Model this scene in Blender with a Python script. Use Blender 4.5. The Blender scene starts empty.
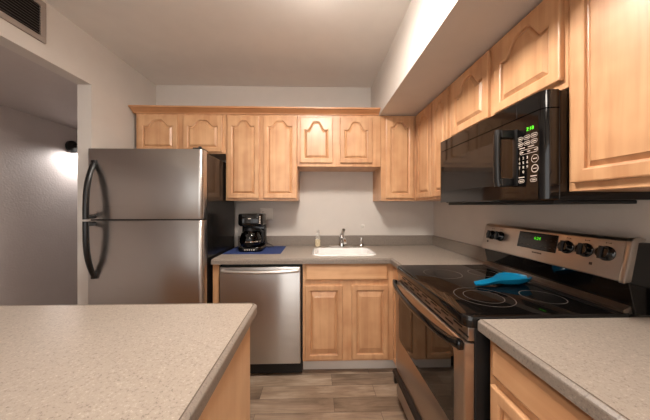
import bpy, bmesh, math, random
from mathutils import Vector, Matrix
PI = math.pi
random.seed(7)
scene = bpy.context.scene
COL = scene.collection

# ------------------------------------------------------------------ camera
cam_data = bpy.data.cameras.new('camera')
cam = bpy.data.objects.new('camera', cam_data); COL.objects.link(cam)
cam_data.sensor_fit = 'HORIZONTAL'; cam_data.sensor_width = 36.0
cam_data.lens = 244.8 / 650.0 * 36.0
cam_data.shift_x = (325 - 322.45) / 650.0
cam_data.shift_y = (206.56 - 210) / 650.0
cam_data.clip_start = 0.02
cam.location = (-1.213, -2.501, 1.311)
cam.rotation_euler = (Matrix.Rotation(-0.025, 4, 'Z') @ Matrix.Rotation(PI / 2, 4, 'X')).to_euler()
scene.camera = cam

# ------------------------------------------------------------------ world, view
world = bpy.data.worlds.new('world'); scene.world = world
world.use_nodes = True
world.node_tree.nodes['Background'].inputs[0].default_value = (1.0, 0.97, 0.94, 1)
world.node_tree.nodes['Background'].inputs[1].default_value = 3.0
vs = scene.view_settings
vs.view_transform = 'Standard'; vs.look = 'None'; vs.gamma = 1; vs.use_curve_mapping = False
vs.exposure = -0.38
LAMP_KITCHEN = 150.0      # emission of the kitchen ceiling fixture's diffuser
LAMP_FILL = 34.0        # emission of the unseen fill light added behind the camera
LAMP_SPOT = 42.0         # the small wall spotlight in the side room (watts)

# ------------------------------------------------------------------ helpers
def lin(c):
    r = []
    for v in c:
        v /= 255.0
        r.append(v / 12.92 if v <= 0.04045 else ((v + 0.055) / 1.055) ** 2.4)
    return (r[0], r[1], r[2], 1.0)

def new_mat(name):
    m = bpy.data.materials.new(name); m.use_nodes = True
    nt = m.node_tree
    return m, nt, nt.nodes['Principled BSDF']

def setp(b, **k):
    for n, v in k.items():
        n = n.replace('_', ' ')
        if n in b.inputs: b.inputs[n].default_value = v

def plain(name, rgb, rough=0.5, metal=0.0, coat=0.0, spec=None, bump=None, **k):
    """a plain coloured surface with faint procedural mottling"""
    m, nt, b = new_mat(name)
    tc = nt.nodes.new('ShaderNodeTexCoord'); no = nt.nodes.new('ShaderNodeTexNoise')
    no.inputs['Scale'].default_value = 9.0; no.inputs['Detail'].default_value = 3
    nt.links.new(tc.outputs['Object'], no.inputs['Vector'])
    mx = nt.nodes.new('ShaderNodeMix'); mx.data_type = 'RGBA'
    c = lin(rgb)
    mx.inputs[6].default_value = tuple(v * 0.96 for v in c[:3]) + (1,)
    mx.inputs[7].default_value = tuple(min(1, v * 1.04) for v in c[:3]) + (1,)
    nt.links.new(no.outputs['Fac'], mx.inputs[0]); nt.links.new(mx.outputs[2], b.inputs['Base Color'])
    setp(b, Roughness=rough, Metallic=metal, Coat_Weight=coat, Coat_Roughness=0.1, **k)
    if spec is not None: b.inputs['Specular IOR Level'].default_value = spec
    if bump:
        n2 = nt.nodes.new('ShaderNodeTexNoise'); n2.inputs['Scale'].default_value = bump[0]; n2.inputs['Detail'].default_value = 3
        bp = nt.nodes.new('ShaderNodeBump'); bp.inputs['Strength'].default_value = bump[1]; bp.inputs['Distance'].default_value = 0.004
        nt.links.new(tc.outputs['Object'], n2.inputs['Vector']); nt.links.new(n2.outputs['Fac'], bp.inputs['Height'])
        nt.links.new(bp.outputs['Normal'], b.inputs['Normal'])
    return m

def wood(name, c1, c2, axis, rough=0.38):
    m, nt, b = new_mat(name)
    tc = nt.nodes.new('ShaderNodeTexCoord'); mp = nt.nodes.new('ShaderNodeMapping')
    oi = nt.nodes.new('ShaderNodeObjectInfo')
    sc = {'x': (1.2, 22, 22), 'y': (22, 1.2, 22), 'z': (22, 22, 1.2)}[axis]
    mp.inputs['Scale'].default_value = sc
    add = nt.nodes.new('ShaderNodeVectorMath'); add.operation = 'ADD'
    mul = nt.nodes.new('ShaderNodeMath'); mul.operation = 'MULTIPLY'; mul.inputs[1].default_value = 13.0
    nt.links.new(oi.outputs['Random'], mul.inputs[0])
    nt.links.new(tc.outputs['Object'], add.inputs[0]); nt.links.new(mul.outputs[0], add.inputs[1])
    nt.links.new(add.outputs[0], mp.inputs['Vector'])
    n1 = nt.nodes.new('ShaderNodeTexNoise'); n1.inputs['Scale'].default_value = 1.0; n1.inputs['Detail'].default_value = 6; n1.inputs['Distortion'].default_value = 0.6
    nt.links.new(mp.outputs[0], n1.inputs['Vector'])
    n2 = nt.nodes.new('ShaderNodeTexNoise'); n2.inputs['Scale'].default_value = 7.0; n2.inputs['Detail'].default_value = 2
    nt.links.new(add.outputs[0], n2.inputs['Vector'])
    mixf = nt.nodes.new('ShaderNodeMix'); mixf.inputs[0].default_value = 0.45
    nt.links.new(n1.outputs['Fac'], mixf.inputs[2]); nt.links.new(n2.outputs['Fac'], mixf.inputs[3])
    rp = nt.nodes.new('ShaderNodeValToRGB')
    rp.color_ramp.elements[0].position = 0.36; rp.color_ramp.elements[0].color = lin(c1)
    rp.color_ramp.elements[1].position = 0.64; rp.color_ramp.elements[1].color = lin(c2)
    nt.links.new(mixf.outputs[0], rp.inputs[0])
    hs = nt.nodes.new('ShaderNodeHueSaturation')
    mr = nt.nodes.new('ShaderNodeMapRange'); mr.inputs[3].default_value = 0.93; mr.inputs[4].default_value = 1.05
    nt.links.new(oi.outputs['Random'], mr.inputs[0]); nt.links.new(mr.outputs[0], hs.inputs['Value'])
    nt.links.new(rp.outputs[0], hs.inputs['Color']); nt.links.new(hs.outputs[0], b.inputs['Base Color'])
    bp = nt.nodes.new('ShaderNodeBump'); bp.inputs['Strength'].default_value = 0.06; bp.inputs['Distance'].default_value = 0.002
    nt.links.new(n1.outputs['Fac'], bp.inputs['Height']); nt.links.new(bp.outputs['Normal'], b.inputs['Normal'])
    setp(b, Roughness=rough, Coat_Weight=0.25, Coat_Roughness=0.25)
    return m

def steel(name, rgb, rough, axis, strength=0.12, aniso=0.8):
    """brushed stainless; the brushing runs along axis"""
    m, nt, b = new_mat(name)
    tc = nt.nodes.new('ShaderNodeTexCoord'); mp = nt.nodes.new('ShaderNodeMapping')
    mp.inputs['Scale'].default_value = {'x': (2, 500, 500), 'y': (500, 2, 500), 'z': (500, 500, 2)}[axis]
    nt.links.new(tc.outputs['Object'], mp.inputs['Vector'])
    n = nt.nodes.new('ShaderNodeTexNoise'); n.inputs['Scale'].default_value = 1; n.inputs['Detail'].default_value = 2
    nt.links.new(mp.outputs[0], n.inputs['Vector'])
    bp = nt.nodes.new('ShaderNodeBump'); bp.inputs['Strength'].default_value = strength; bp.inputs['Distance'].default_value = 0.001
    nt.links.new(n.outputs['Fac'], bp.inputs['Height']); nt.links.new(bp.outputs['Normal'], b.inputs['Normal'])
    mr = nt.nodes.new('ShaderNodeMapRange'); mr.inputs[3].default_value = rough - 0.05; mr.inputs[4].default_value = rough + 0.05
    nt.links.new(n.outputs['Fac'], mr.inputs[0]); nt.links.new(mr.outputs[0], b.inputs['Roughness'])
    setp(b, Base_Color=lin(rgb), Metallic=1.0, Anisotropic=aniso)
    tg = nt.nodes.new('ShaderNodeTangent'); tg.direction_type = 'RADIAL'; tg.axis = 'Z'
    nt.links.new(tg.outputs[0], b.inputs['Tangent']); b.inputs['Anisotropic Rotation'].default_value = 0.25 if axis == 'x' else 0.0
    return m

def laminate(name, base, dark, light, rough=0.3):
    m, nt, b = new_mat(name)
    tc = nt.nodes.new('ShaderNodeTexCoord')
    n = nt.nodes.new('ShaderNodeTexNoise'); n.inputs['Scale'].default_value = 170; n.inputs['Detail'].default_value = 3; n.inputs['Roughness'].default_value = 0.7
    nt.links.new(tc.outputs['Object'], n.inputs['Vector'])
    rp = nt.nodes.new('ShaderNodeValToRGB'); e = rp.color_ramp.elements
    e[0].position = 0.30; e[0].color = lin(dark); e[1].position = 0.72; e[1].color = lin(light)
    k = e.new(0.44); k.color = lin(base); k = e.new(0.58); k.color = lin(base)
    nt.links.new(n.outputs['Fac'], rp.inputs[0]); nt.links.new(rp.outputs[0], b.inputs['Base Color'])
    setp(b, Roughness=rough)
    return m

def emit(name, rgb, strength):
    m, nt, b = new_mat(name)
    setp(b, Base_Color=lin(rgb), Emission_Color=lin(rgb), Emission_Strength=strength, Roughness=0.5)
    return m

def floor_mat():
    m, nt, b = new_mat('vinyl_plank')
    tc = nt.nodes.new('ShaderNodeTexCoord')
    br = nt.nodes.new('ShaderNodeTexBrick')
    br.offset = 0.37; br.offset_frequency = 2; br.squash = 1.0
    br.inputs['Scale'].default_value = 1.0
    br.inputs['Brick Width'].default_value = 0.80; br.inputs['Row Height'].default_value = 0.118
    br.inputs['Mortar Size'].default_value = 0.0012; br.inputs['Mortar Smooth'].default_value = 0.2
    br.inputs['Bias'].default_value = 0.0
    br.inputs['Color1'].default_value = (0, 0, 0, 1); br.inputs['Color2'].default_value = (1, 1, 1, 1); br.inputs['Mortar'].default_value = (0.2, 0.2, 0.2, 1)
    nt.links.new(tc.outputs['Object'], br.inputs['Vector'])
    # plank tone shifts the grain so each plank differs
    sep = nt.nodes.new('ShaderNodeMath'); sep.operation = 'MULTIPLY'; sep.inputs[1].default_value = 17.0
    nt.links.new(br.outputs['Color'], sep.inputs[0])
    add = nt.nodes.new('ShaderNodeVectorMath'); add.operation = 'ADD'
    nt.links.new(tc.outputs['Object'], add.inputs[0]); nt.links.new(sep.outputs[0], add.inputs[1])
    mp = nt.nodes.new('ShaderNodeMapping'); mp.inputs['Scale'].default_value = (2.4, 19, 1)
    nt.links.new(add.outputs[0], mp.inputs['Vector'])
    n = nt.nodes.new('ShaderNodeTexNoise'); n.inputs['Scale'].default_value = 1; n.inputs['Detail'].default_value = 7; n.inputs['Roughness'].default_value = 0.65; n.inputs['Distortion'].default_value = 1.0
    nt.links.new(mp.outputs[0], n.inputs['Vector'])
    n2 = nt.nodes.new('ShaderNodeTexNoise'); n2.inputs['Scale'].default_value = 3.5; n2.inputs['Detail'].default_value = 3
    nt.links.new(add.outputs[0], n2.inputs['Vector'])
    ma = nt.nodes.new('ShaderNodeMix'); ma.inputs[0].default_value = 0.35
    nt.links.new(n.outputs['Fac'], ma.inputs[2]); nt.links.new(n2.outputs['Fac'], ma.inputs[3])
    mb = nt.nodes.new('ShaderNodeMix'); mb.inputs[0].default_value = 0.2
    nt.links.new(ma.outputs[0], mb.inputs[2]); nt.links.new(br.outputs['Color'], mb.inputs[3])
    rp = nt.nodes.new('ShaderNodeValToRGB'); e = rp.color_ramp.elements
    e[0].position = 0.30; e[0].color = lin(FLOOR_COLS[0]); e[1].position = 0.70; e[1].color = lin(FLOOR_COLS[2])
    k = e.new(0.5); k.color = lin(FLOOR_COLS[1])
    nt.links.new(mb.outputs[0], rp.inputs[0])
    mm = nt.nodes.new('ShaderNodeMix'); mm.data_type = 'RGBA'; mm.inputs[7].default_value = lin((72, 60, 50))
    nt.links.new(br.outputs['Fac'], mm.inputs[0]); nt.links.new(rp.outputs[0], mm.inputs[6])
    nt.links.new(mm.outputs[2], b.inputs['Base Color'])
    bp = nt.nodes.new('ShaderNodeBump'); bp.inputs['Strength'].default_value = 0.12; bp.inputs['Distance'].default_value = 0.002
    nt.links.new(n.outputs['Fac'], bp.inputs['Height']); nt.links.new(bp.outputs['Normal'], b.inputs['Normal'])
    setp(b, Roughness=0.45)
    return m

# ---- mesh builders (all coordinates are world coordinates; obj() shifts them to the parent's base)
def box(bm, x0, x1, y0, y1, z0, z1, bevel=0.0, seg=2, mi=0):
    x0, x1 = sorted((x0, x1)); y0, y1 = sorted((y0, y1)); z0, z1 = sorted((z0, z1))
    v = [bm.verts.new(p) for p in ((x0,y0,z0),(x1,y0,z0),(x1,y1,z0),(x0,y1,z0),(x0,y0,z1),(x1,y0,z1),(x1,y1,z1),(x0,y1,z1))]
    fs = [bm.faces.new([v[i] for i in q]) for q in ((3,2,1,0),(4,5,6,7),(0,1,5,4),(1,2,6,5),(2,3,7,6),(3,0,4,7))]
    for f in fs: f.material_index = mi
    if bevel:
        es = list({e for f in fs for e in f.edges})
        bmesh.ops.bevel(bm, geom=es, offset=bevel, segments=seg, profile=0.5, affect='EDGES')
    return bm

def loops(bm, ls, cap0=False, cap1=False, closed=True, mi=0):
    """skin a list of equal-length point loops"""
    V = [[bm.verts.new(p) for p in l] for l in ls]
    n = len(V[0]); out = []
    for a, b in zip(V[:-1], V[1:]):
        for i in range(n if closed else n - 1):
            j = (i + 1) % n
            out.append(bm.faces.new((a[i], a[j], b[j], b[i])))
    if cap0: out.append(bm.faces.new(V[0][::-1]))
    if cap1: out.append(bm.faces.new(V[-1]))
    for f in out: f.material_index = mi
    bmesh.ops.recalc_face_normals(bm, faces=out)
    return V

def lathe(bm, prof, c=(0, 0, 0), n=28, axis='z', cap=True, mi=0):
    ls = []
    for r, h in prof:
        l = []
        for i in range(n):
            a = 2 * PI * i / n
            p = (r * math.cos(a), r * math.sin(a), h)
            if axis == 'x': p = (h, p[0], p[1])
            if axis == 'y': p = (p[0], h, p[1])
            l.append((c[0] + p[0], c[1] + p[1], c[2] + p[2]))
        ls.append(l)
    loops(bm, ls, cap, cap, mi=mi)
    return bm

def tube(bm, pts, r, n=12, cap=True, mi=0, flat=1.0):
    """tube of radius r (number or list) along points"""
    P = [Vector(p) for p in pts]; R = r if isinstance(r, (list, tuple)) else [r] * len(P)
    ls = []; up = Vector((0, 0, 1)); prevn = None
    for i, p in enumerate(P):
        t = (P[min(i + 1, len(P) - 1)] - P[max(i - 1, 0)]).normalized()
        if prevn is None:
            a = up if abs(t.dot(up)) < 0.9 else Vector((1, 0, 0))
            nrm = (a - t * a.dot(t)).normalized()
        else:
            nrm = (prevn - t * prevn.dot(t)).normalized()
        prevn = nrm; bi = t.cross(nrm)
        ls.append([tuple(p + nrm * (R[i] * math.cos(2*PI*k/n)) + bi * (R[i] * flat * math.sin(2*PI*k/n))) for k in range(n)])
    loops(bm, ls, cap, cap, mi=mi)
    return bm

def prism(bm, poly, axis, a0, a1, bevel=0.0, mi=0):
    """extrude a 2-D polygon along an axis: x -> (y,z), y -> (x,z), z -> (x,y)"""
    def P(u, v, a): return {'x': (a, u, v), 'y': (u, a, v), 'z': (u, v, a)}[axis]
    V0 = [bm.verts.new(P(u, v, a0)) for u, v in poly]; V1 = [bm.verts.new(P(u, v, a1)) for u, v in poly]
    fs = [bm.faces.new(V0[::-1]), bm.faces.new(V1)]
    n = len(poly)
    for i in range(n):
        j = (i + 1) % n; fs.append(bm.faces.new((V0[i], V0[j], V1[j], V1[i])))
    for f in fs: f.material_index = mi
    bmesh.ops.recalc_face_normals(bm, faces=fs)
    if bevel:
        es = list({e for f in fs for e in f.edges})
        bmesh.ops.bevel(bm, geom=es, offset=bevel, segments=2, profile=0.5, affect='EDGES')
    return bm

def rrect(x0, x1, y0, y1, r, n=6):
    """rounded rectangle outline, counter-clockwise"""
    out = []
    for cx, cy, a in ((x1-r, y1-r, 0), (x0+r, y1-r, 90), (x0+r, y0+r, 180), (x1-r, y0+r, 270)):
        for k in range(n + 1):
            t = math.radians(a + 90 * k / n); out.append((cx + r*math.cos(t), cy + r*math.sin(t)))
    return out

def mesh(): return bmesh.new()

def obj(name, bm, mats, parent=None, smooth=False, origin=None):
    if not isinstance(mats, (list, tuple)): mats = [mats]
    off = Vector((0, 0, 0))
    if parent is not None:
        p = parent
        while p is not None: off += p.location; p = p.parent
    loc = Vector((0, 0, 0))
    if origin is not None: loc = Vector(origin) - off
    bmesh.ops.translate(bm, verts=bm.verts, vec=-(off + loc))
    me = bpy.data.meshes.new(name); bm.to_mesh(me); bm.free()
    for m in mats: me.materials.append(m)
    if smooth:
        for p in me.polygons: p.use_smooth = True
        try: me.set_sharp_from_angle(angle=math.radians(38))
        except Exception: pass
    o = bpy.data.objects.new(name, me); COL.objects.link(o)
    o.location = loc
    if parent is not None: o.parent = parent
    return o

def tag(o, label, cat, group=None):
    o['label'] = label; o['category'] = cat
    if group: o['group'] = group
    return o

def thing(name, label, cat, loc, group=None):
    o = bpy.data.objects.new(name, None); COL.objects.link(o); o.location = loc
    o.empty_display_size = 0.1
    return tag(o, label, cat, group)

def struct(name, bm, m):
    o = obj(name, bm, m); o['kind'] = 'structure'; return o

def text_bm(bm, s, size, mat4, mi=0, depth=0.0006):
    """flat lettering as mesh, placed by a 4x4 matrix"""
    cu = bpy.data.curves.new('t', 'FONT'); cu.body = s; cu.size = size; cu.align_x = 'CENTER'; cu.align_y = 'CENTER'; cu.extrude = depth; cu.resolution_u = 2
    o = bpy.data.objects.new('t', cu); COL.objects.link(o)
    me = o.to_mesh(); t = bmesh.new(); t.from_mesh(me); o.to_mesh_clear()
    bmesh.ops.transform(t, matrix=mat4, verts=t.verts)
    vm = {v: bm.verts.new(v.co) for v in t.verts}
    for f in t.faces:
        try: nf = bm.faces.new([vm[v] for v in f.verts]); nf.material_index = mi
        except ValueError: pass
    t.free(); bpy.data.objects.remove(o); bpy.data.curves.remove(cu)

# ------------------------------------------------------------------ materials
FLOOR_COLS = ((78, 60, 46), (148, 126, 106), (194, 175, 154))
W1, W2 = (190, 139, 98), (217, 171, 128)
MV = wood('maple_vertical', W1, W2, 'z')
MX = wood('maple_across', W1, W2, 'x')
MY = wood('maple_along', W1, W2, 'y')
MLIT = wood('maple_lit_side', (222, 176, 130), (238, 198, 154), 'z')  # maple lightened: light falling on the island end panel is put into the colour
MCROWN = wood('maple_crown', (188, 130, 86), (206, 150, 104), 'x')
WALL = plain('wall_paint', (208, 200, 192), 0.62, bump=(150, 0.10))
CEIL = plain('ceiling_paint', (232, 227, 221), 0.75, bump=(120, 0.08))
SOFF = plain('soffit_paint', (208, 200, 192), 0.7, bump=(120, 0.06))
HALLW = plain('textured_wall_paint', (196, 186, 182), 0.6, bump=(60, 0.5))
FLOOR = floor_mat()
LAM = laminate('speckled_laminate', (164, 152, 140), (116, 105, 95), (196, 185, 173), 0.28)
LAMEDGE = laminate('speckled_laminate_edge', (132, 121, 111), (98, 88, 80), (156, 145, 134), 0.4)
SEAM = plain('laminate_seam', (92, 78, 66), 0.6)
STX = steel('stainless_across', (200, 197, 194), 0.30, 'x', .015)
STY = steel('stainless_along', (186, 174, 164), 0.30, 'y', .02, .4)
STZ = plain('stainless_trim', (180, 172, 164), 0.28, 1.0)
BRIGHT = plain('satin_bar_metal', (226, 222, 218), 0.36, 1.0)
CHROME = plain('chrome', (225, 225, 225), 0.08, 1.0)
BLKG = plain('black_gloss', (10, 9, 9), 0.07, spec=0.5)
BLKGLASS = plain('black_glass', (13, 11, 10), 0.04, spec=0.55)
BLK = plain('black_plastic', (17, 16, 16), 0.32)
BLKM = plain('black_matt', (14, 13, 13), 0.6)
FRSIDE = plain('fridge_side_black', (26, 24, 23), 0.20)
PORC = plain('white_enamel', (245, 243, 240), 0.12)
WHITEP = plain('white_plastic', (226, 220, 212), 0.4)
TOE = plain('toe_kick_board', (226, 219, 211), 0.6)
BLUE = plain('blue_fabric', (44, 62, 116), 0.85, bump=(400, 0.3))
TEAL = plain('teal_glaze', (20, 122, 162), 0.16, coat=0.4)
RING = plain('burner_print', (92, 82, 76), 0.3)
CREAM = plain('cream_soap', (226, 204, 158), 0.25)
PRINT = plain('panel_print', (205, 190, 178), 0.5)
PRINTD = plain('dark_print', (64, 50, 42), 0.5)
GREEN = emit('green_digits', (90, 235, 40), 0.9)
VENTM = plain('vent_paint', (150, 137, 128), 0.5)
VENTD = plain('vent_dark', (20, 18, 17), 0.8)
SLATM = plain('vent_slat', (62, 54, 50), 0.5)
DIFF = emit('lamp_diffuser', (255, 246, 236), LAMP_KITCHEN)
DIFF2 = emit('fill_diffuser', (255, 244, 232), LAMP_FILL)
SPOTE = emit('spot_lens', (255, 246, 236), 6.0)
def glass_mat(name, tint, rough=0.03):
    m, nt, b = new_mat(name); setp(b, Base_Color=lin(tint), Roughness=rough, Transmission_Weight=1.0, IOR=1.45); return m
GLASS = plain('clear_plastic', (245, 240, 230), .06); GLASS.node_tree.nodes['Principled BSDF'].inputs['Alpha'].default_value = .28
SMOKED = glass_mat('carafe_glass', (60, 54, 50))
COFFEE = plain('dark_coffee', (12, 8, 6), 0.15)

# ------------------------------------------------------------------ room
XL, HC = -2.822, 2.532          # left wall plane, ceiling height
YJ, ZH = -0.708, 2.184          # jamb of the opening in the left wall, its head
XO = -3.985                      # far wall of the side room
YF = -4.6                       # wall behind the camera
struct('floor', box(mesh(), XO - .1, .12, YF - .1, 2.0, -.06, 0), FLOOR)
struct('ceiling', box(mesh(), XL - .1, .12, YF - .1, .12, HC, HC + .08), CEIL)
struct('wall_back', box(mesh(), XL - .1, .12, 0, .12, 0, HC), WALL)
struct('wall_right', box(mesh(), 0, .12, YF, 0, 0, HC), WALL)
b = mesh()
prism(b, [(XO-.1, 0), (XO-.1, HC), (.12, HC), (.12, 0), (-.30, 0), (-.30, 2.15), (-3.8, 2.15), (-3.8, 0)], 'y', YF, YF-.12)  # opening added behind the camera to let world light in as fill
struct('wall_front', b, WALL)
b = mesh()
for x in (-3.8, -2.7, -1.5, -.35): box(b, x, x+.05, YF-.09, YF-.03, 0, 2.149)
box(b, -3.75, -.35, YF-.09, YF-.03, 2.10, 2.149)
struct('fill_window', b, WHITEP)  # unseen frame of the added fill opening
b = mesh()                                            # left wall with its wide opening, header and both ends
prism(b, [(0, 0), (0, HC), (YF, HC), (YF, 0), (-3.2, 0), (-3.2, ZH), (YJ, ZH), (YJ, 0)], 'x', XL, XL - .098)
struct('wall_left', b, WALL)
struct('wall_side_room', box(mesh(), XO - .1, XO, YF, 2.0, 0, HC), HALLW)
struct('wall_side_room_end', box(mesh(), XO, XL - .1, 1.9, 2.0, 0, HC), HALLW)
struct('wall_side_room_right', box(mesh(), XL - .12, XL - .098, .12, 1.9, 0, HC), HALLW)
struct('ceiling_side_room', box(mesh(), XO, XL - .098, YF, 1.9, 2.204, 2.26), HALLW)
XS, ZS = -0.652, 2.128
struct('ceiling_soffit', box(mesh(), XS, 0, YF, 0, ZS, HC), SOFF)

# ceiling lamps (the one that lights the kitchen hangs just above the frame; the second is added fill)
def ceiling_lamp(x, y, lx, ly, mat, label):
    t = thing('ceiling_light', label, 'ceiling light', (x, y, HC))
    obj('lamp_base', box(mesh(), x-lx-.015, x+lx+.015, y-ly-.015, y+ly+.015, HC-.078, HC-.001, .004), WHITEP, t)
    obj('diffuser', box(mesh(), x-lx, x+lx, y-ly, y+ly, HC-.105, HC-.0785, .012, 3), mat, t, True)
ceiling_lamp(-1.19, -1.49, .15, .17, DIFF, 'square white kitchen ceiling light with glowing diffuser, hanging beside the soffit')
ceiling_lamp(-1.5, -3.7, .25, .25, DIFF2, 'added fill light at the ceiling of the room behind the kitchen')

# air vent above the opening
b = mesh(); ya, yb, za, zb = -1.010, -1.42, 2.272, 2.512
t = thing('air_vent', 'dark slatted air vent with grey frame high on the left wall', 'air vent', (XL, -1.22, za))
for q in ((ya, yb, za, za+.032), (ya, yb, zb-.032, zb), (ya, ya-.03, za+.032, zb-.032), (yb+.03, yb, za+.032, zb-.032)):
    box(b, XL, XL+.012, q[0], q[1], q[2], q[3], .003)
obj('frame', b, VENTM, t)
obj('backing', box(mesh(), XL+.0005, XL+.002, ya-.03, yb+.03, za+.03, zb-.03), VENTD, t)
b = mesh()
for i in range(11):
    z = za + .040 + i * .0155
    prism(b, [(XL+.003, z+.006), (XL+.0045, z+.0075), (XL+.0125, z-.001), (XL+.011, z-.0025)], 'y', ya-.031, yb+.031)
obj('louvers', b, SLATM, t)

# wall spotlight in the side room
lx, ly, lz = XO, .335, 1.985
t = thing('wall_spotlight', 'black wall spotlight throwing light down the side room wall', 'wall lamp', (lx, ly, lz))
b = mesh(); lathe(b, [(.0, 0.0005), (.062, .0005), (.068, .004), (.068, .024), (.05, .036), (0, .036)], (lx, ly, lz), axis='x', cap=False)
obj('wall_plate', b, BLK, t, True)
b = mesh(); tube(b, [(lx+.034, ly, lz), (lx+.06, ly+.03, lz+.012), (lx+.09, ly+.075, lz+.016), (lx+.105, ly+.10, lz+.012)], .016)
obj('arm', b, BLK, t, True)
b = mesh(); d = Vector((-.10, -.22, -.95)).normalized(); o0 = Vector((lx+.105, ly+.10, lz+.045))
rp_ = [o0 + d * s for s in (0, .008, .03, .055, .075)]
tube(b, rp_, [.016, .034, .044, .052, .056], 24, cap=True); obj('lamp_head', b, BLK, t, True)
b = mesh(); tube(b, [o0 + d * .0752, o0 + d * .077], .050, 24); obj('lens', b, SPOTE, t)
ld = bpy.data.lights.new('spot_beam', 'SPOT'); ld.energy = LAMP_SPOT; ld.spot_size = math.radians(156); ld.spot_blend = 0.6; ld.shadow_soft_size = .04; ld.color = (1.0, .95, .92)
lo = bpy.data.objects.new('spot_beam', ld); COL.objects.link(lo); lo.parent = t
lo.location = (o0 + d * .09) - t.location; lo.rotation_euler = d.to_track_quat('-Z', 'Y').to_euler()

# ------------------------------------------------------------------ cabinets
def arch_f(s):
    s = abs(s)
    if s < .20: return 1.0
    if s < .76:
        u = (s - .20) / .56; return 1 - u * u * (3 - 2 * u)
    u = (s - .76) / .24
    return .05 * u * u * (3 - 2 * u)

def back_map(a, z, d, base): return (a, base - d, z)         # faces the camera (-Y)
def side_map(a, z, d, base): return (base - d, a, z)         # faces left (-X); a runs along Y

def door(parent, mp, base, a0, a1, z0, z1, arch=0.0, name='door', fw=.042, fwz=None, t=.019, mf=None, mpn=None, slope=.019, slz=None):
    """raised-panel door: frame mesh, with the raised panel its own mesh"""
    a0, a1 = sorted((a0, a1)); N = 29; fwz = fwz or fw
    def lp(ins, d, shape, insz=None):
        insz = ins if insz is None else insz
        pts = [(a0+ins, z0+insz), (a1-ins, z0+insz)]
        for i in range(N):
            s = 1 - 2 * i / (N - 1)
            x = (a0 + a1) / 2 + s * ((a1 - a0) / 2 - ins)
            z = z1 - insz - (arch * (1 - arch_f(s)) if shape else 0)
            pts.append((x, z))
        return [mp(x, z, d, base) for x, z in pts]
    b = mesh()
    loops(b, [lp(0, 0.0005, 0), lp(0, t-.005, 0), lp(.0015, t-.0015, 0), lp(.005, t, 0), lp(fw-.006, t, 1, fwz-.006), lp(fw-.001, t-.003, 1, fwz-.001), lp(fw, t-.012, 1, fwz), lp(fw+.005, t-.0135, 1, fwz+.005)])
    bmesh.ops.recalc_face_normals(b, faces=b.faces[:])
    fr = obj(name, b, mf or MV, parent)
    b = mesh()
    slz = slz or slope
    loops(b, [lp(fw+.004, t-.0133, 1, fwz+.004), lp(fw+.007, t-.011, 1, fwz+.007), lp(fw+slope, t-.002, 1, fwz+slz), lp(fw+slope+.0015, t-.0005, 1, fwz+slz+.0015)], cap1=True)
    bmesh.ops.recalc_face_normals(b, faces=b.faces[:])
    # keep the fronts facing outward
    out = Vector(mp(0, 0, 1, 0)) - Vector(mp(0, 0, 0, 0))
    for o_b in (b,):
        o_b.faces.ensure_lookup_table()
        if o_b.faces[-1].normal.dot(out) < 0: bmesh.ops.reverse_faces(o_b, faces=o_b.faces[:])
    obj('raised_panel', b, mpn or mf or MV, fr)
    return fr

def drawer_front(parent, mp, base, a0, a1, z0, z1, name='drawer', mat=None, t=.019):
    a0, a1 = sorted((a0, a1))
    b = mesh()
    def lp(i, d): return [mp(a0+i, z0+i, d, base), mp(a1-i, z0+i, d, base), mp(a1-i, z1-i, d, base), mp(a0+i, z1-i, d, base)]
    loops(b, [lp(0, .0005), lp(0, t-.009), lp(.003, t-.006), lp(.012, t-.001), lp(.014, t)], cap1=True)
    bmesh.ops.recalc_face_normals(b, faces=b.faces[:])
    out = Vector(mp(0, 0, 1, 0)) - Vector(mp(0, 0, 0, 0)); b.faces.ensure_lookup_table()
    if b.faces[-1].normal.dot(out) < 0: bmesh.ops.reverse_faces(b, faces=b.faces[:])
    return obj(name, b, mat or MX, parent)

YU = -.318                 # face of the upper cabinets on the back wall
XU = -.318                 # face of the upper cabinets on the right wall
ZB, ZT = 1.364, 2.126      # their underside and top
G = .001
def upper(label, x0, x1, z0, z1, doors, arch):
    t = thing('wall_cabinet', label, 'cabinet', ((x0+x1)/2, 0, z0))
    obj('cabinet_box', box(mesh(), x0+G, x1-G, YU, -.001, z0, z1, .0015, 1), MV, t)
    for (d0, d1, e0, e1) in doors: door(t, back_map, YU, d0, d1, e0, e1, arch)
    return t
upper('short maple wall cabinet with two arched doors, above the refrigerator', -2.790, -2.012, 1.777, ZT, [(-2.762, -2.428, 1.790, 2.108), (-2.377, -2.040, 1.790, 2.108)], .055)
upper('tall maple wall cabinet with two arched doors, above the coffee maker', -2.012, -1.381, ZB, ZT, [(-1.994, -1.719, 1.384, 2.108), (-1.681, -1.388, 1.384, 2.108)], .052)
upper('shorter maple wall cabinet with two arched doors, above the sink', -1.381, -.634, 1.668, ZT, [(-1.358, -1.069, 1.699, 2.102), (-1.003, -.715, 1.699, 2.102)], .075)
# L-shaped corner cabinet with one door on each face
t = thing('corner_wall_cabinet', 'maple corner wall cabinet, two doors meeting at the inner corner under the soffit', 'cabinet', (-.3, -.3, ZB))
b = mesh(); prism(b, [(-.633, -.001), (-.001, -.001), (-.001, -.655), (XU, -.655), (XU, YU), (-.633, YU)], 'z', ZB, ZT)
obj('cabinet_box', b, MV, t)
door(t, back_map, YU, -.590, -.342, 1.385, 2.108, .05)
door(t, side_map, XU, -.375, -.640, 1.385, 2.108, .05)
# narrow cabinet beside the microwave
t = thing('wall_cabinet', 'narrow single-door maple wall cabinet between the corner cabinet and the microwave', 'cabinet', (0, -.77, ZB))
obj('cabinet_box', box(mesh(), XU, -.001, -.656, -.890, ZB, ZT, .0015, 1), MV, t)
door(t, side_map, XU, -.671, -.877, 1.385, 2.108, .045)
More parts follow.
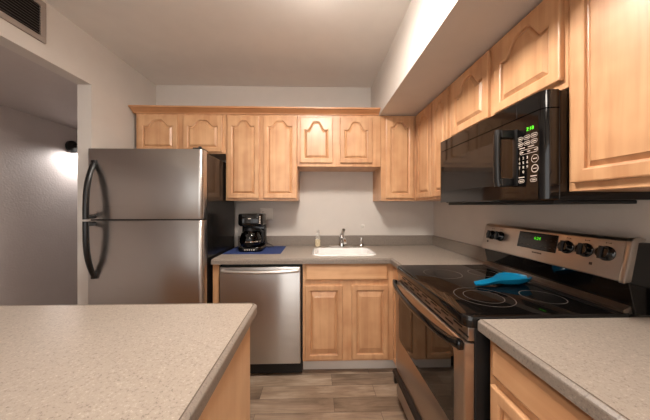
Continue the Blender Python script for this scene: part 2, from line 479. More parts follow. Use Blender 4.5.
# over the microwave
t = thing('wall_cabinet', 'short maple wall cabinet with two arched doors directly above the microwave', 'cabinet', (0, -1.26, 1.735))
obj('cabinet_box', box(mesh(), XU, -.001, -.892, -1.654, 1.735, ZT, .0015, 1), MV, t)
door(t, side_map, XU, -.925, -1.268, 1.768, 2.110, .075, fw=.046)
door(t, side_map, XU, -1.310, -1.640, 1.768, 2.110, .075, fw=.046)
# nearest
t = thing('wall_cabinet', 'large maple wall cabinet to the right of the microwave, nearest the viewer', 'cabinet', (0, -2.1, ZB))
obj('cabinet_box', box(mesh(), XU, -.001, -1.655, -2.56, ZB, ZT, .0015, 1), MV, t)
door(t, side_map, XU, -1.675, -2.10, 1.392, 2.110, .06, fw=.045)
door(t, side_map, XU, -2.13, -2.545, 1.392, 2.110, .06, fw=.045)

# crown moulding along the back run
b = mesh()
prof = [(-.3185, 2.1265), (-.326, 2.1265), (-.328, 2.134), (-.340, 2.143), (-.352, 2.149), (-.366, 2.158), (-.378, 2.161), (-.380, 2.174), (-.3185, 2.174)]
prism(b, prof, 'x', -2.812, XS - .001)
box(b, -2.812, XS - .001, -.3185, -.24, 2.1265, 2.158)
tag(obj('crown_moulding', b, MCROWN), 'reddish maple crown moulding along the tops of the back cabinets', 'moulding')

# ---- base cabinets
YB, XB = -.610, -.610
def toe(x0, x1, y0, y1): return box(mesh(), x0, x1, y0, y1, .001, .116)
tag(obj('end_panel', box(mesh(), -2.004, -1.956, -.612, -.002, .001, .874, .002), MV), 'narrow upright maple end panel between refrigerator and dishwasher', 'panel')
t = thing('sink_cabinet', 'maple base cabinet under the sink with false drawer and two doors', 'cabinet', (-.95, -.3, 0))
b = mesh(); box(b, -1.318, -.6115, YB, -.002, .117, .740, .0015, 1); box(b, -1.318, -.6115, YB, YB+.02, .740, .874); box(b, -1.318, -1.300, YB+.02, -.002, .740, .874); box(b, -.63, -.6115, YB+.02, -.002, .740, .874)
obj('cabinet_box', b, MV, t)
obj('toe_kick', toe(-1.318, -.535, -.53, -.50), TOE, t)
drawer_front(t, back_map, YB, -1.298, -.658, .742, .868, 'false_drawer')
for d0, d1 in ((-1.298, -1.012), (-.940, -.657)): door(t, back_map, YB, d0, d1, .135, .704, 0, fw=.040, slope=.020, slz=.045)
t = thing('base_cabinet', 'narrow maple base cabinet in the corner between sink cabinet and range', 'cabinet', (-.3, -.74, 0))
b = mesh(); box(b, XB, -.002, -.611, -.886, .117, .874, .0015, 1)
obj('cabinet_box', b, MV, t)
obj('toe_kick', toe(-.53, -.50, -.531, -.886), TOE, t)
drawer_front(t, side_map, XB, -.640, -.876, .742, .868, 'drawer', MY)
door(t, side_map, XB, -.640, -.876, .135, .704, 0, fw=.040, slope=.020, slz=.045)
t = thing('base_cabinet', 'maple drawer cabinet under the right counter nearest the viewer', 'cabinet', (-.3, -2.0, 0))
obj('cabinet_box', box(mesh(), XB, -.002, -1.666, -2.62, .117, .874, .0015, 1), MV, t)
obj('toe_kick', toe(-.53, -.50, -1.666, -2.62), TOE, t)
drawer_front(t, side_map, XB, -1.690, -2.13, .742, .850, 'drawer', MY)
drawer_front(t, side_map, XB, -2.16, -2.60, .742, .850, 'drawer', MY)
for d0, d1 in ((-1.690, -2.13), (-2.16, -2.60)): door(t, side_map, XB, d0, d1, .135, .712, 0, fw=.042, slope=.022, slz=.045)
t = thing('island_cabinet', 'maple island base with plain flat end panel', 'cabinet', (-2.1, -1.85, 0))
obj('cabinet_box', box(mesh(), -2.78, -1.487, -1.552, -2.12, .001, .874, .002), MV, t)
obj('side_panel', box(mesh(), -1.486, -1.470, -1.543, -2.12, .001, .874, .002), MLIT, t)

# ---- counters
def sweep(bm, path, prof, mis):
    """sweep an open (outward, z) profile along an XY path; path items are ((x,y), (nx,ny))"""
    rows = []
    for (x, y), (nx, ny) in path: rows.append([bm.verts.new((x + nx*o_, y + ny*o_, z)) for o_, z in prof])
    fs = []
    for a, c in zip(rows[:-1], rows[1:]):
        for i in range(len(prof)-1):
            f = bm.faces.new((a[i], c[i], c[i+1], a[i+1])); f.material_index = mis[i]; fs.append(f)
    fs.append(bm.faces.new(rows[0])); fs.append(bm.faces.new(rows[-1][::-1]))
    fs[-1].material_index = fs[-2].material_index = 0
    for a, c in zip(rows[:-1], rows[1:]):
        f = bm.faces.new((a[-1], c[-1], c[0], a[0])); fs.append(f)
    bmesh.ops.recalc_face_normals(bm, faces=fs)
ZC, TH = .914, .038
EPROF = [(-.0160, ZC), (-.0155, ZC-.0006), (-.0130, ZC-.0006), (-.0125, ZC), (-.0095, ZC), (-.0015, ZC-.006), (0, ZC-.010), (0, ZC-TH), (-.0160, ZC-TH)]
EMI = [1, 1, 1, 0, 0, 0, 0, 0]
def slab(bm, xs, ys, holes, z0, z1):
    nx, ny = len(xs)-1, len(ys)-1
    cell = lambda i, j: 0 <= i < nx and 0 <= j < ny and (i, j) not in holes
    T, B = {}, {}
    def v(D, i, j, z):
        if (i, j) not in D: D[(i, j)] = bm.verts.new((xs[i], ys[j], z))
        return D[(i, j)]
    for i in range(nx):
        for j in range(ny):
            if not cell(i, j): continue
            bm.faces.new([v(T, *q, z1) for q in ((i,j),(i+1,j),(i+1,j+1),(i,j+1))])
            bm.faces.new([v(B, *q, z0) for q in ((i,j+1),(i+1,j+1),(i+1,j),(i,j))])
            for (p, q, ni, nj) in (((i,j),(i+1,j),i,j-1), ((i+1,j),(i+1,j+1),i+1,j), ((i+1,j+1),(i,j+1),i,j+1), ((i,j+1),(i,j),i-1,j)):
                if not cell(ni, nj): bm.faces.new([v(B,*p,z0), v(B,*q,z0), v(T,*q,z1), v(T,*p,z1)])
    bmesh.ops.recalc_face_normals(bm, faces=bm.faces[:])
SX0, SX1, SY0, SY1 = -1.246, -.716, -.535, -.190      # sink outline
t = thing('countertop', 'L-shaped speckled beige countertop running round the sink corner', 'countertop', (-1.3, -.3, ZC-TH))
b = mesh(); E_ = .016; F_ = -.645
slab(b, [-2.002, SX0+.012, SX1-.012, F_+E_, -.0015], [-.888, F_+E_, SY0+.012, SY1-.012, -.0015], {(0,0),(1,0),(2,0),(1,2)}, ZC-TH, ZC)
obj('counter_slab', b, LAM, t)
b = mesh(); sweep(b, [((-2.002, F_), (0,-1)), ((F_, F_), (-1,-1)), ((F_, -.888), (-1, 0))], EPROF, EMI)
obj('edge_strip', b, [LAMEDGE, SEAM], t)
b = mesh(); box(b, -2.002, -.0015, -.022, -.0015, ZC+.0005, 1.016, .003); obj('backsplash', b, LAMEDGE, t)
b = mesh(); box(b, -.022, -.0015, -.023, -.888, ZC+.0005, 1.016, .003); obj('backsplash', b, LAMEDGE, t)

t = thing('countertop', 'speckled beige countertop to the right of the range', 'countertop', (-.3, -2.1, ZC-TH))
b = mesh(); box(b, F_+E_, -.0015, -1.653, -2.64, ZC-TH, ZC); obj('counter_slab', b, LAM, t)
b = mesh(); sweep(b, [((F_, -1.653), (-1, 0)), ((F_, -2.64), (-1, 0))], EPROF, EMI); obj('edge_strip', b, [LAMEDGE, SEAM], t)
obj('backsplash', box(mesh(), -.022, -.0015, -1.656, -2.64, ZC+.0005, 1.016, .003), LAMEDGE, t)

t = thing('island_countertop', 'speckled beige island countertop in front of the refrigerator', 'countertop', (-2.1, -1.85, ZC-TH))
IX, IY, IR = -1.454, -1.476, .028
b = mesh()
xe, ye = IX - E_, IY - E_; ir = IR - E_ + .004
out = [(-2.80, -2.16), (xe, -2.16)] + [(xe - ir + ir*math.cos(a), ye - ir + ir*math.sin(a)) for a in [PI/2*k/6 for k in range(7)]] + [(-2.80, ye)]
prism(b, out, 'z', ZC-TH, ZC); obj('counter_slab', b, LAM, t)
path = [((IX, -2.16), (1, 0))] + [((IX - IR + IR*math.cos(a), IY - IR + IR*math.sin(a)), (math.cos(a), math.sin(a))) for a in [PI/2*k/6 for k in range(7)]] + [((-2.80, IY), (0, 1))]
b = mesh(); sweep(b, path, EPROF, EMI); obj('edge_strip', b, [LAMEDGE, SEAM], t)

# ------------------------------------------------------------------ refrigerator
FX0, FX1, FY, FH = -2.819, -2.021, -.744, 1.720
t = thing('refrigerator', 'stainless two-door refrigerator with black sides and black bow handles', 'refrigerator', ((FX0+FX1)/2, -.4, 0))
obj('cabinet_body', box(mesh(), FX0+.004, FX1-.004, FY+.085, -.05, .02, FH-.012, .006), FRSIDE, t)
b = mesh(); box(b, FX0+.03, FX1-.03, FY+.10, -.08, .001, .02); obj('base_foot', b, BLKM, t)
def fr_door(z0, z1):
    b = mesh(); y0, y1 = FY, FY+.072; r = .030
    pl = [(FX0, y1), (FX0, y0+.012)]
    pl += [(FX0+.012-.012*math.cos(a), y0+.012-.012*math.sin(a)) for a in (PI/8, PI/4, 3*PI/8, PI/2)]
    pl += [(FX1-r+r*math.sin(a), y0+r-r*math.cos(a)) for a in [PI/2*k/8 for k in range(9)]] + [(FX1, y1)]
    ins = lambda s: [((FX0+FX1)/2 + (x-(FX0+FX1)/2)*s[0], y1 + (y-y1)*s[1]) for x, y in pl]
    L = [[(x, y, z) for x, y in ins(s)] for s, z in (((.994, .96), z0), ((1, 1), z0+.005), ((1, 1), z1-.005), ((.994, .96), z1))]
    loops(b, L, True, True)
    return obj('door', b, STX, t, True)
ZSP = 1.218
dl = fr_door(.07, ZSP-.006); du = fr_door(ZSP+.004, FH)
obj('door_seal', box(mesh(), FX0+.01, FX1-.012, FY+.015, FY+.085, ZSP-.008, ZSP+.006), BLKM, t)
obj('toe_grille', box(mesh(), FX0+.01, FX1-.01, FY+.04, FY+.08, .012, .066, .003), BLK, t)
hx = -2.768
def bow(z_end, z_mid):
    pts = []; R = []
    for k in range(17):
        u = k / 16
        y = FY - .006 - .060 * (1 - (1 - u) ** 3.2)
        pts.append((hx + .0, y, z_end + (z_mid - z_end) * u)); R.append(.0155 + .003 * min(1, 3*u))
    pts.append((hx, FY - .055, z_mid)); R.append(.016); pts.append((hx, FY + .002, z_mid)); R.append(.016)
    b = mesh(); tube(b, pts[:17], R[:17], 14, flat=.9)
    s = 1 if z_end > z_mid else -1
    tube(b, [(hx, FY-.066, z_mid + s*.018), (hx, FY+.001, z_mid + s*.018)], .015, 12)
    box(b, hx-.016, hx+.016, FY-.016, FY+.001, z_end-.02, z_end+.02, .005)
    return b
obj('handle', bow(1.616, ZSP+.006), BLK, du, True); obj('handle', bow(.825, ZSP-.008), BLK, dl, True)
b = mesh(); box(b, FX1-.075, FX1-.012, FY+.012, FY+.12, FH+.001, FH+.014, .004); tube(b, [(FX1-.03, FY+.03, FH), (FX1-.03, FY+.03, FH+.022)], .012)
obj('hinge_cover', b, BLK, t, True)

# ------------------------------------------------------------------ dishwasher
DX0, DX1 = -1.952, -1.323
t = thing('dishwasher', 'stainless dishwasher with long bar handle under the counter', 'dishwasher', (-1.625, -.3, 0))
obj('tub', box(mesh(), DX0, DX1, -.595, -.03, .02, .872), BLKM, t)
dd = obj('door', box(mesh(), DX0+.010, DX1-.010, -.640, -.597, .118, .853, .006, 3), STX, t, True)
obj('toe_panel', box(mesh(), DX0+.01, DX1-.01, -.55, -.53, .004, .114), plain('toe_panel_brown', (112, 94, 82), .6), t)
b = mesh()
hp = [(-1.917 + 1.19*.477*k/20*1.0, -.652 - .034*math.sin(PI*k/20)**.6, .828 - .004*math.sin(PI*k/20)) for k in range(21)]
tube(b, hp, .0135, 12)
for x in (-1.917, hp[-1][0]): tube(b, [(x, -.638, .828), (x, -.658, .828)], .014, 12)
obj('handle', b, BRIGHT, dd, True)

# ------------------------------------------------------------------ range
RY0, RY1 = -.8915, -1.6485     # far and near sides
t = thing('range', 'stainless electric range with black glass cooktop and raised control panel', 'range', (-.35, -1.265, 0))
obj('body', box(mesh(), -.652, -.03, RY0-.002, RY1+.002, .06, .884, .003), BLKM, t)
for y in (RY0-.06, RY1+.06):
    for x in (-.6, -.1): obj('foot', lathe(mesh(), [(.018, .001), (.018, .061)], (x, y, 0), 14), BLKM, t)
ct = mesh()
L = []
for ins, z in ((.004, .880), (0, .888), (0, .912), (.004, .921), (.012, .9245)):
    L.append([(x, y, z) for x, y in rrect(-.688+ins, -.06, RY1+ins*.4, RY0-ins*.4, .035-ins*.5)])
loops(ct, L, True, True)
ck = obj('cooktop', ct, BLKGLASS, t, True)
def ring(bm, cx, cy, r, w=.0016, z=.9247, n=48):
    loops(bm, [[(cx+q*math.cos(2*PI*k/n), cy+q*math.sin(2*PI*k/n), z) for k in range(n)] for q in (r-w, r+w)])
for cx, cy, rs in ((-.495, -1.465, (.075, .112)), (-.245, -1.475, (.078,)), (-.485, -1.105, (.100,)), (-.245, -1.10, (.075,))):
    b = mesh()
    for r in rs: ring(b, cx, cy, r)
    bmesh.ops.recalc_face_normals(b, faces=b.faces[:])
    for f in b.faces:
        if f.normal.z < 0: f.normal_flip()
    obj('burner_ring', b, RING, ck)
# vented strip under the cooktop lip
st = obj('vent_strip', box(mesh(), -.674, -.650, RY0-.008, RY1+.004, .832, .879, .002), STY, t)
b = mesh()
for k in range(7):
    y = RY0 - .085 - k * .096
    for zz, sh in ((.866, 0), (.848, .035)): box(b, -.6746, -.672, y-sh, y-sh-.058, zz-.0035, zz+.0035)
obj('slots', b, BLKM, st)
# oven door with window
XD = -.688
b = mesh()
ow = lambda x, ins, r: [(x, y, z) for y, z in rrect(RY1+.003+ins, RY0-.006-ins, .258+ins, .826-ins, r)]
ww = lambda x, ins, r: [(x, y, z) for y, z in rrect(-1.575+ins, -.955-ins, .462+ins, .775-ins, r)]
loops(b, [ow(-.654, 0, .006), ow(XD+.004, 0, .006), ow(XD, .004, .006), ww(XD, -.004, .03), ww(XD+.003, 0, .028)])
od = obj('oven_door', b, STY, t, True)
b = mesh(); loops(b, [ww(XD+.0032, -.003, .03), ww(XD+.0028, 0, .028), ww(XD+.0022, .02, .02)], False, True)
bmesh.ops.recalc_face_normals(b, faces=b.faces[:])
obj('window', b, BLKGLASS, od)
b = mesh(); box(b, XD+.012, -.654, RY1+.02, RY0-.02, .27, .82); obj('door_core', b, BLKM, od)
hp = []; n = 24
for k in range(n+1):
    u = k / n; y = RY0 - .022 + (RY1 - RY0 + .04) * u
    bulge = math.sin(PI*u) ** .55
    hp.append((-.700 - .036*bulge, y,   .816 - .010*bulge))
b = mesh(); tube(b, hp, [.019 if k in (0, n) else .016 for k in range(n+1)], 14, flat=.8)
for y in (hp[0][1], hp[-1][1]): box(b, -.712, XD+.001, y-.016, y+.016, .799, .833, .007)
obj('handle', b, BLKG, od, True)
# storage drawer
dr = obj('storage_drawer', box(mesh(), -.684, -.654, RY0-.006, RY1+.004, .075, .244, .004), STY, t, True)
b = mesh(); prism(b, [(-.684, .245), (-.704, .240), (-.712, .226), (-.706, .212), (-.690, .208), (-.684, .200)], 'y', RY0-.006, RY1+.004)
box(b, -.706, -.683, RY0-.005, RY0-.035, .160, .243, .006); box(b, -.706, -.683, RY1+.005, RY1+.035, .160, .243, .006)
obj('handle', b, BLK, dr)
# backguard
tilt = math.atan2(.033, .155)
b = mesh(); prism(b, [(-.094, 1.042), (-.068, .920), (-.002, .920), (-.002, 1.165), (-.012, 1.18), (-.078, 1.18)], 'y', RY0-.004, RY1-.003, .002)
bg = obj('backguard', b, BLKG, t)
b = mesh(); prism(b, [(-.112, 1.040), (-.109, 1.050), (-.082, 1.184), (-.073, 1.195), (-.055, 1.198), (-.055, 1.185), (-.089, 1.045), (-.097, 1.034)], 'y', RY0-.001, RY1+.013, .0015)
cp = obj('control_panel', b, STY, bg, True)
b = mesh(); prism(b, [(-.115, 1.034), (-.112, 1.050), (-.083, 1.186), (-.073, 1.198), (-.050, 1.200), (-.030, 1.194), (-.036, 1.184), (-.059, 1.180), (-.087, 1.040)], 'y', RY1+.012, RY1-.006, .0025)
obj('end_trim', b, STZ, bg, True)
b = mesh(); prism(b, [(-.099, .922), (-.103, .935), (-.064, .955), (-.060, .922)], 'y', RY0-.006, RY1+.006)
obj('trim_rail', b, STZ, bg)
def pan(y, z, d=0.0):
    """point on the tilted control panel at height z, d in front of it"""
    f = (z - 1.050) / (1.184 - 1.050); x = -.109 + f * .027
    nx, nz = -math.cos(tilt), math.sin(tilt)
    return Vector((x + nx*d, y, z + nz*d))
PN = Vector((-math.cos(tilt), 0, math.sin(tilt))); PU = Vector((math.sin(tilt), 0, math.cos(tilt))); PR = Vector((0, -1, 0))
def pmat(y, z, d):
    p = pan(y, z, d); return Matrix(((PR.x, PU.x, PN.x, p.x), (PR.y, PU.y, PN.y, p.y), (PR.z, PU.z, PN.z, p.z), (0, 0, 0, 1)))
def pbox(bm, y, z, w, h, d0, d1, bevel=0.0):
    t_ = bmesh.new(); box(t_, -w/2, w/2, -h/2, h/2, d0, d1, bevel); bmesh.ops.transform(t_, matrix=pmat(y, z, 0), verts=t_.verts)
    vm = {v: bm.verts.new(v.co) for v in t_.verts}
    for f in t_.faces: bm.faces.new([vm[v] for v in f.verts])
    t_.free()
def knob(y, z, r, parent):
    b = mesh(); t_ = bmesh.new()
    lathe(t_, [(0, .0), (r, .0), (r, .006), (r*.86, .010), (r*.80, .022), (r*.72, .026), (0, .027)], (0, 0, 0), 28, cap=False)
    bmesh.ops.transform(t_, matrix=pmat(y, z, 0), verts=t_.verts)
    me = bpy.data.meshes.new('k'); t_.to_mesh(me); t_.free(); b.from_mesh(me); bpy.data.meshes.remove(me)
    k = obj('knob', b, BLKG, parent, True)
    b = mesh(); pbox(b, y, z, .011, r*1.7, .020, .034, .002); pbox(b, y, z+r*.45, .002, r*.7, .034, .0346); obj('grip', b, BLK, k)
for y in (-.970, -1.040, -1.436, -1.511, -1.585): knob(y, 1.130, .029, cp)
for y, z in ((-.942, 1.088), (-1.538, 1.081)):
    b = mesh(); pbox(b, y, z, .011, .011, .0005, .003, .001); obj('indicator', b, PRINTD, cp)
for y in (-.970, -1.040, -1.436, -1.511, -1.585):
    b = mesh(); pbox(b, y, 1.170, .016, .002, .0004, .0010); pbox(b, y+.008, 1.170, .002, .006, .0004, .0010); pbox(b, y-.008, 1.170, .002, .006, .0004, .0010)
    obj('knob_marking', b, PRINTD, cp)
b = mesh()
for k in range(6): pbox(b, -1.272-k*.009, 1.078, .0075, .007, .0004, .0010)
obj('emblem', b, PRINTD, cp)
b = mesh(); pbox(b, -1.281, 1.134, .216, .084, .0002, .0025, .003); dp = obj('display', b, BLKG, cp)
b = mesh(); pbox(b, -1.171, 1.134, .005, .080, .0005, .004, .001); obj('display_rim', b, STZ, cp)
b = mesh(); text_bm(b, '6:24', .021, pmat(-1.287, 1.148, .0032)); obj('clock_digits', b, GREEN, dp)
for k in range(9):
    for j in range(2):
        if j == 1 and 3 <= k <= 5: continue
        b = mesh(); pbox(b, -1.192-k*.024, 1.112+j*.034, .010, .0022, .0027, .0031); obj('button_legend', b, PRINTD, dp)

# spoon rest lying on the cooktop
t = thing('spoon_rest', 'teal glazed spoon rest lying on the cooktop', 'spoon rest', (-.36, -1.22, .925))
b = mesh()
def spoon(bm):
    # centre line from handle tip to bowl tip, in local (u along, w half-width, z bottom, z rim)
    st_ = [(-.135, .010, .0060, .016), (-.128, .018, .0045, .018), (-.10, .021, .0025, .020), (-.06, .019, .0065, .026), (-.03, .021, .0085, .030), (0, .034, .005, .034), (.03, .046, .002, .038), (.065, .050, .0015, .040), (.10, .043, .002, .038), (.125, .028, .006, .036), (.140, .010, .018, .034)]
    rows_o, rows_i = [], []
    for u, w, zb, zt in st_:
        o_, i_ = [], []
        for k in range(13):
            s = -1 + 2*k/12
            h = zb + (zt - zb) * abs(s) ** 2.4
            o_.append((u, w*s, h)); i_.append((u, (w-.003)*s, h + .0045*(1-abs(s)**4)+.0005))
        rows_o.append(o_); rows_i.append(i_)
    ls = [o_ + i_[::-1] for o_, i_ in zip(rows_o, rows_i)]
    loops(bm, ls, True, True)
spoon(b)
ang = math.atan2(-1.205+1.255, -.23+.44)
bmesh.ops.transform(b, matrix=Matrix.Translation((-.298, -1.318, .9243)) @ Matrix.Rotation(math.radians(9), 4, 'Z') @ Matrix.Diagonal((1.1, 1.22, 1.1, 1)), verts=b.verts)
bmesh.ops.recalc_face_normals(b, faces=b.faces[:])
obj('bowl', b, TEAL, t, True)

# ------------------------------------------------------------------ microwave
MXF, MZ0, MZ1 = -.402, 1.335, 1.729
t = thing('microwave', 'black over-the-range microwave with bar handle and keypad', 'microwave', (-.2, -1.265, MZ0))
b = mesh(); box(b, -.350, -.004, RY0-.001, RY1-.0035, MZ0, MZ1-.002, .003); obj('case', b, BLKG, t)
b = mesh(); box(b, -.345, -.03, RY0-.02, RY1+.02, MZ0-.014, MZ0-.0002, .003); obj('base_plate', b, BLKM, t)
b = mesh()                                  # door shell with rounded near edge
r = .022
cs = [PI/2*k/8 for k in range(9)]
pl = [(-.350, RY0-.001)] + [(MXF + .03 - .03*math.sin(a), RY0 - .001 - .04 + .04*math.cos(a)) for a in cs] + [(MXF + .03 - .03*math.cos(a), -1.625 - .027*math.sin(a)) for a in cs] + [(-.350, -1.652)]
prism(b, pl, 'z', MZ0+.004, 1.662); md = obj('door', b, BLKG, t, True)
b = mesh(); prism(b, pl, 'z', 1.666, MZ1); tp = obj('vent_panel', b, BLKG, t, True)
b = mesh(); box(b, MXF-.0012, MXF+.0005, -.96, -1.42, 1.405, 1.600, .001); obj('window', b, plain('window_mesh', (34, 31, 29), .10), md)
for y in (-1.30, -1.53): obj('seam', box(mesh(), MXF-.0008, MXF+.0005, y, y-.002, 1.667, 1.728), BLKM, tp)
yh = -1.503
b = mesh(); tube(b, [(MXF-.056, yh, 1.395), (MXF-.060, yh, 1.42), (MXF-.062, yh, 1.51), (MXF-.060, yh, 1.60), (MXF-.056, yh, 1.625)], [.0135]*5, 14)
for z in (1.410, 1.608): box(b, MXF-.056, MXF+.0005, yh-.020, yh+.011, z-.016, z+.016, .004)
box(b, MXF-.006, MXF+.0005, yh-.033, yh-.012, 1.395, 1.622, .002)
obj('handle', b, BLK, md, True)
mm = lambda y, z, d=.0006: Matrix(((0, 0, -1, MXF-d), (-1, 0, 0, y), (0, 1, 0, z), (0, 0, 0, 1)))
b = mesh(); text_bm(b, '7:18', .019, mm(-1.592, 1.607)); obj('clock_digits', b, GREEN, md)
b = mesh()
def mbox(y, z, w, h): box(b, MXF-.0008, MXF+.0002, y+w/2, y-w/2, z-h/2, z+h/2)
def oval(y, z, w, h, tk=.0016):
    o1 = [(MXF-.0008, y_, z_) for y_, z_ in rrect(y-w/2, y+w/2, z-h/2, z+h/2, h*.49)]
    o2 = [(MXF-.0008, y_, z_) for y_, z_ in rrect(y-w/2+tk, y+w/2-tk, z-h/2+tk, z+h/2-tk, h*.49-tk)]
    loops(b, [o1, o2])
for j, z in enumerate((1.578, 1.556)):
    for y in (-1.546, -1.578, -1.610): oval(y, z, .028, .016); mbox(y, z, .016, .003)
for y in (-1.556, -1.596): mbox(y, 1.540, .026, .003)
oval(-1.586, 1.523, .080, .018)
for y in (-1.556, -1.586, -1.616): mbox(y, 1.523, .012, .003)
for j, row in enumerate(('123', '456', '789', ' 0 ')):
    for k, ch in enumerate(row):
        if ch != ' ': text_bm(b, ch, .015, mm(-1.544-k*.018, 1.500-j*.018))
oval(-1.613, 1.490, .030, .030); mbox(-1.613, 1.490, .016, .003)
oval(-1.613, 1.453, .030, .030, .003); mbox(-1.613, 1.453, .016, .003)
for y in (-1.553, -1.607): mbox(y, 1.426, .026, .003); oval(y, 1.411, .028, .014); mbox(y, 1.411, .016, .003)
obj('keypad', b, PRINT, md)

# ------------------------------------------------------------------ sink and fittings
t = thing('sink', 'white enamel sink set into the back counter', 'sink', ((SX0+SX1)/2, (SY0+SY1)/2, .75))
b = mesh()
S = [(0, ZC+.0004, .07), (.004, ZC+.008, .07), (.014, ZC+.010, .066), (.024, ZC+.006, .060), (.030, ZC-.006, .056), (.042, .80, .05), (.07, .768, .04), (.12, .762, .03)]
loops(b, [[(x, y, z) for x, y in rrect(SX0+i, SX1-i, SY0+i, SY1-i, r, 8)] for i, z, r in S], False, True)
so = obj('basin', b, PORC, t, True)
b = mesh(); lathe(b, [(0, .7665), (.038, .7665), (.042, .764), (.042, .7625)], ((SX0+SX1)/2, -.36, 0), cap=False); obj('drain', b, CHROME, t, True)

fx, fy = -.962, -.095
t = thing('faucet', 'chrome single-lever faucet behind the sink', 'faucet', (fx, fy, ZC))
b = mesh()
loops(b, [[(x, y, z) for x, y in rrect(fx-.135+i, fx+.115-i, fy-.03+i, fy+.03-i, .029-i, 8)] for i, z in ((0, ZC+.0004), (0, ZC+.006), (.006, ZC+.012))], True, True)
obj('escutcheon', b, BRIGHT, t, True)
b = mesh(); lathe(b, [(.034, ZC+.010), (.032, ZC+.03), (.029, ZC+.075), (.030, ZC+.10), (.024, ZC+.117), (.008, ZC+.126)], (fx, fy, 0)); obj('body', b, CHROME, t, True)
b = mesh(); tube(b, [(fx, fy-.015, ZC+.055), (fx+.005, fy-.06, ZC+.085), (fx+.010, fy-.11, ZC+.092), (fx+.012, fy-.15, ZC+.080), (fx+.013, fy-.165, ZC+.060)], [.020, .018, .016, .015, .015], 14); obj('spout', b, CHROME, t, True)
b = mesh(); tube(b, [(fx, fy, ZC+.118), (fx+.004, fy-.015, ZC+.142), (fx+.010, fy-.045, ZC+.168), (fx+.012, fy-.055, ZC+.174)], [.018, .014, .016, .012], 12); obj('lever', b, CHROME, t, True)

sx, sy = -.768, -.085
t = thing('side_sprayer', 'small chrome side sprayer on the counter right of the faucet', 'sprayer', (sx, sy, ZC))
b = mesh(); lathe(b, [(.024, ZC+.0004), (.024, ZC+.006), (.016, ZC+.016), (.012, ZC+.03)], (sx, sy, 0)); obj('base', b, CHROME, t, True)
b = mesh(); lathe(b, [(.010, ZC+.028), (.013, ZC+.045), (.016, ZC+.075), (.014, ZC+.088), (.006, ZC+.092)], (sx, sy, 0)); obj('spray_head', b, CHROME, t, True)

sx, sy = -1.199, -.085
t = thing('soap_dispenser', 'clear soap bottle of cream liquid with white pump behind the sink', 'soap dispenser', (sx, sy, ZC))
b = mesh(); lathe(b, [(0, ZC+.004), (.0245, ZC+.005), (.0255, ZC+.01), (.0255, ZC+.070), (0, ZC+.0705)], (sx, sy, 0), cap=False); obj('liquid_soap', b, CREAM, t, True)
b = mesh(); lathe(b, [(0, ZC+.0006), (.026, ZC+.0006), (.028, ZC+.006), (.028, ZC+.088), (.020, ZC+.104), (.013, ZC+.110), (.013, ZC+.118), (0, ZC+.1185)], (sx, sy, 0), cap=False); obj('bottle', b, GLASS, t, True)
b = mesh(); lathe(b, [(.015, ZC+.112), (.015, ZC+.130), (.006, ZC+.134), (.005, ZC+.152), (.011, ZC+.154), (.011, ZC+.163), (.004, ZC+.166)], (sx, sy, 0)); tube(b, [(sx, sy, ZC+.159), (sx+.01, sy-.03, ZC+.159), (sx+.013, sy-.042, ZC+.152)], .005, 10)
obj('pump', b, WHITEP, t, True)

t = thing('wall_hook', 'tiny white hook stuck on the wall above the sprayer', 'hook', (-.735, 0, 1.10))
b = mesh(); loops(b, [[(x, y, z) for x, z in rrect(-.735-.016+i, -.735+.016-i, 1.092+i, 1.128-i, .010)] for i, y in ((0, -.0005), (0, -.004), (.002, -.006))], True, True); obj('plate', b, WHITEP, t, True)
b = mesh(); tube(b, [(-.735, -.005, 1.112), (-.735, -.014, 1.106), (-.735, -.020, 1.110), (-.735, -.022, 1.118)], .0035, 10); obj('prong', b, WHITEP, t, True)

# outlet and switch plate behind the coffee maker
t = thing('outlet_plate', 'white double wall plate with socket and switch behind the coffee maker', 'outlet', (-1.703, 0, 1.167))
b = mesh(); loops(b, [[(x, y, z) for x, z in rrect(-1.784+i, -1.654-i, 1.175+i, 1.296-i, .006)] for i, y in ((0, -.0005), (0, -.003), (.004, -.006))], True, True); obj('plate', b, WHITEP, t)
for z in (1.215, 1.256):
    b = mesh(); loops(b, [[(x, y, zz) for x, zz in rrect(-1.768, -1.734, z-.014, z+.014, .010)] for y in (-.0055, -.0075)], True, True)
    sk = obj('socket', b, WHITEP, t)
    for x in (-1.758, -1.744): obj('slot', box(mesh(), x-.0015, x+.0015, -.0078, -.0072, z-.006, z+.006), BLKM, sk)
b = mesh(); box(b, -1.697, -1.677, -.009, -.0055, 1.213, 1.258, .001); obj('switch', b, WHITEP, t)

# blue mat and coffee maker
b = mesh()
box(b, -1.998, -1.512, -.445, -.055, ZC+.0004, ZC+.0030, .001, 1)
tag(obj('placemat', b, BLUE), 'blue rectangular mat under the coffee maker', 'mat')
cx, cy, cz = -1.793, -.255, ZC+.0032
t = thing('coffee_maker', 'black drip coffee maker with glass carafe on the blue mat', 'coffee maker', (cx, cy, cz))
b = mesh(); loops(b, [[(x, y, z) for x, y in rrect(cx-.108+i, cx+.108-i, cy-.12+i, cy+.11-i, .06-i, 8)] for i, z in ((.004, cz+.0003), (0, cz+.006), (0, cz+.032), (.006, cz+.040))], True, True); obj('base', b, BLKG, t, True)
b = mesh(); box(b, cx-.108, cx+.108, cy+.035, cy+.108, cz+.041, cz+.235, .012, 3); obj('water_tank', b, BLKG, t, True)
b = mesh(); loops(b, [[(x, y, z) for x, y in rrect(cx-.110+i, cx+.110-i, cy-.105+i, cy+.110-i, .05-i*.5, 8)] for i, z in ((.012, cz+.222), (.002, cz+.232), (0, cz+.245), (0, cz+.318), (.006, cz+.328), (.02, cz+.332))], True, True); hd = obj('brew_head', b, BLKG, t, True)
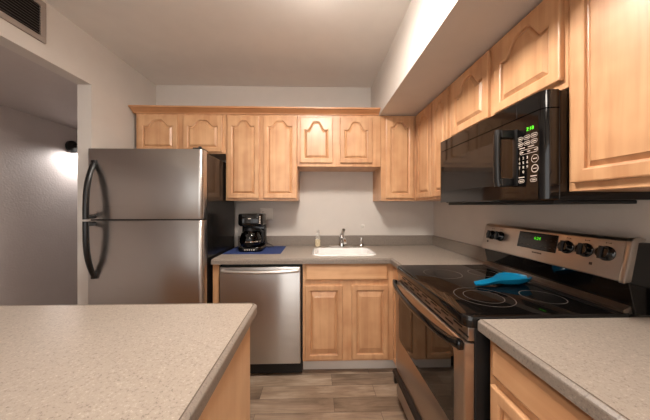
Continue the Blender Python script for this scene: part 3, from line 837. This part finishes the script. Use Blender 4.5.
b = mesh(); loops(b, [[(x, y, z) for x, z in rrect(cx-.014, cx+.014, cz+.285, cz+.293, .0038)] for y in (cy-.1045, cy-.1062)], True, True); obj('emblem', b, PRINT, hd)
b = mesh()
for k in range(5): box(b, cx+.082, cx+.093, cy-.1005, cy-.098, cz+.246+k*.014, cz+.254+k*.014)
obj('gauge_marks', b, PRINT, hd)
ccx, ccy = cx-.004, cy-.058
b = mesh(); lathe(b, [(0, cz+.0412), (.062, cz+.0415), (.080, cz+.052), (.093, cz+.085), (.092, cz+.118), (.076, cz+.162), (.049, cz+.180), (.049, cz+.190)], (ccx, ccy, 0), 32, cap=False); ca = obj('carafe', b, SMOKED, t, True)
b = mesh(); lathe(b, [(0, cz+.044), (.059, cz+.0445), (.077, cz+.054), (.090, cz+.085), (.089, cz+.118), (.082, cz+.145), (0, cz+.1455)], (ccx, ccy, 0), 32, cap=False); obj('coffee', b, COFFEE, ca, True)
b = mesh(); lathe(b, [(.0932, cz+.088), (.0950, cz+.088), (.0950, cz+.095), (.0932, cz+.095)], (ccx, ccy, 0), 32, cap=False); obj('metal_band', b, CHROME, ca, True)
b = mesh(); lathe(b, [(.051, cz+.180), (.053, cz+.190), (.050, cz+.204), (.02, cz+.210), (0, cz+.211)], (ccx, ccy, 0), 32, cap=False); obj('lid', b, BLK, ca, True)
b = mesh(); tube(b, [(ccx+.045, ccy-.02, cz+.190), (ccx+.093, ccy-.04, cz+.192), (ccx+.120, ccy-.052, cz+.172), (ccx+.122, ccy-.054, cz+.120), (ccx+.110, ccy-.046, cz+.085), (ccx+.084, ccy-.03, cz+.082)], [.010, .011, .012, .011, .010, .008], 12); obj('handle', b, BLK, ca, True)
b = mesh()
for k in range(5): box(b, cx-.04+k*.019, cx-.03+k*.019, cy-.1215, cy-.119, cz+.014, cz+.026)
obj('control_marks', b, CHROME, t)
b = mesh(); tube(b, [(cx+.085, cy+.09, cz+.02), (cx+.12, cy+.11, cz+.008), (cx+.165, cy+.135, cz+.0065), (cx+.15, cy+.19, cz+.0065), (cx+.09, cy+.205, cz+.03), (cx+.05, cy+.225, cz+.24), (cx+.047, cy+.235, cz+.29)], .0035, 8); obj('power_cord', b, BLK, t, True)
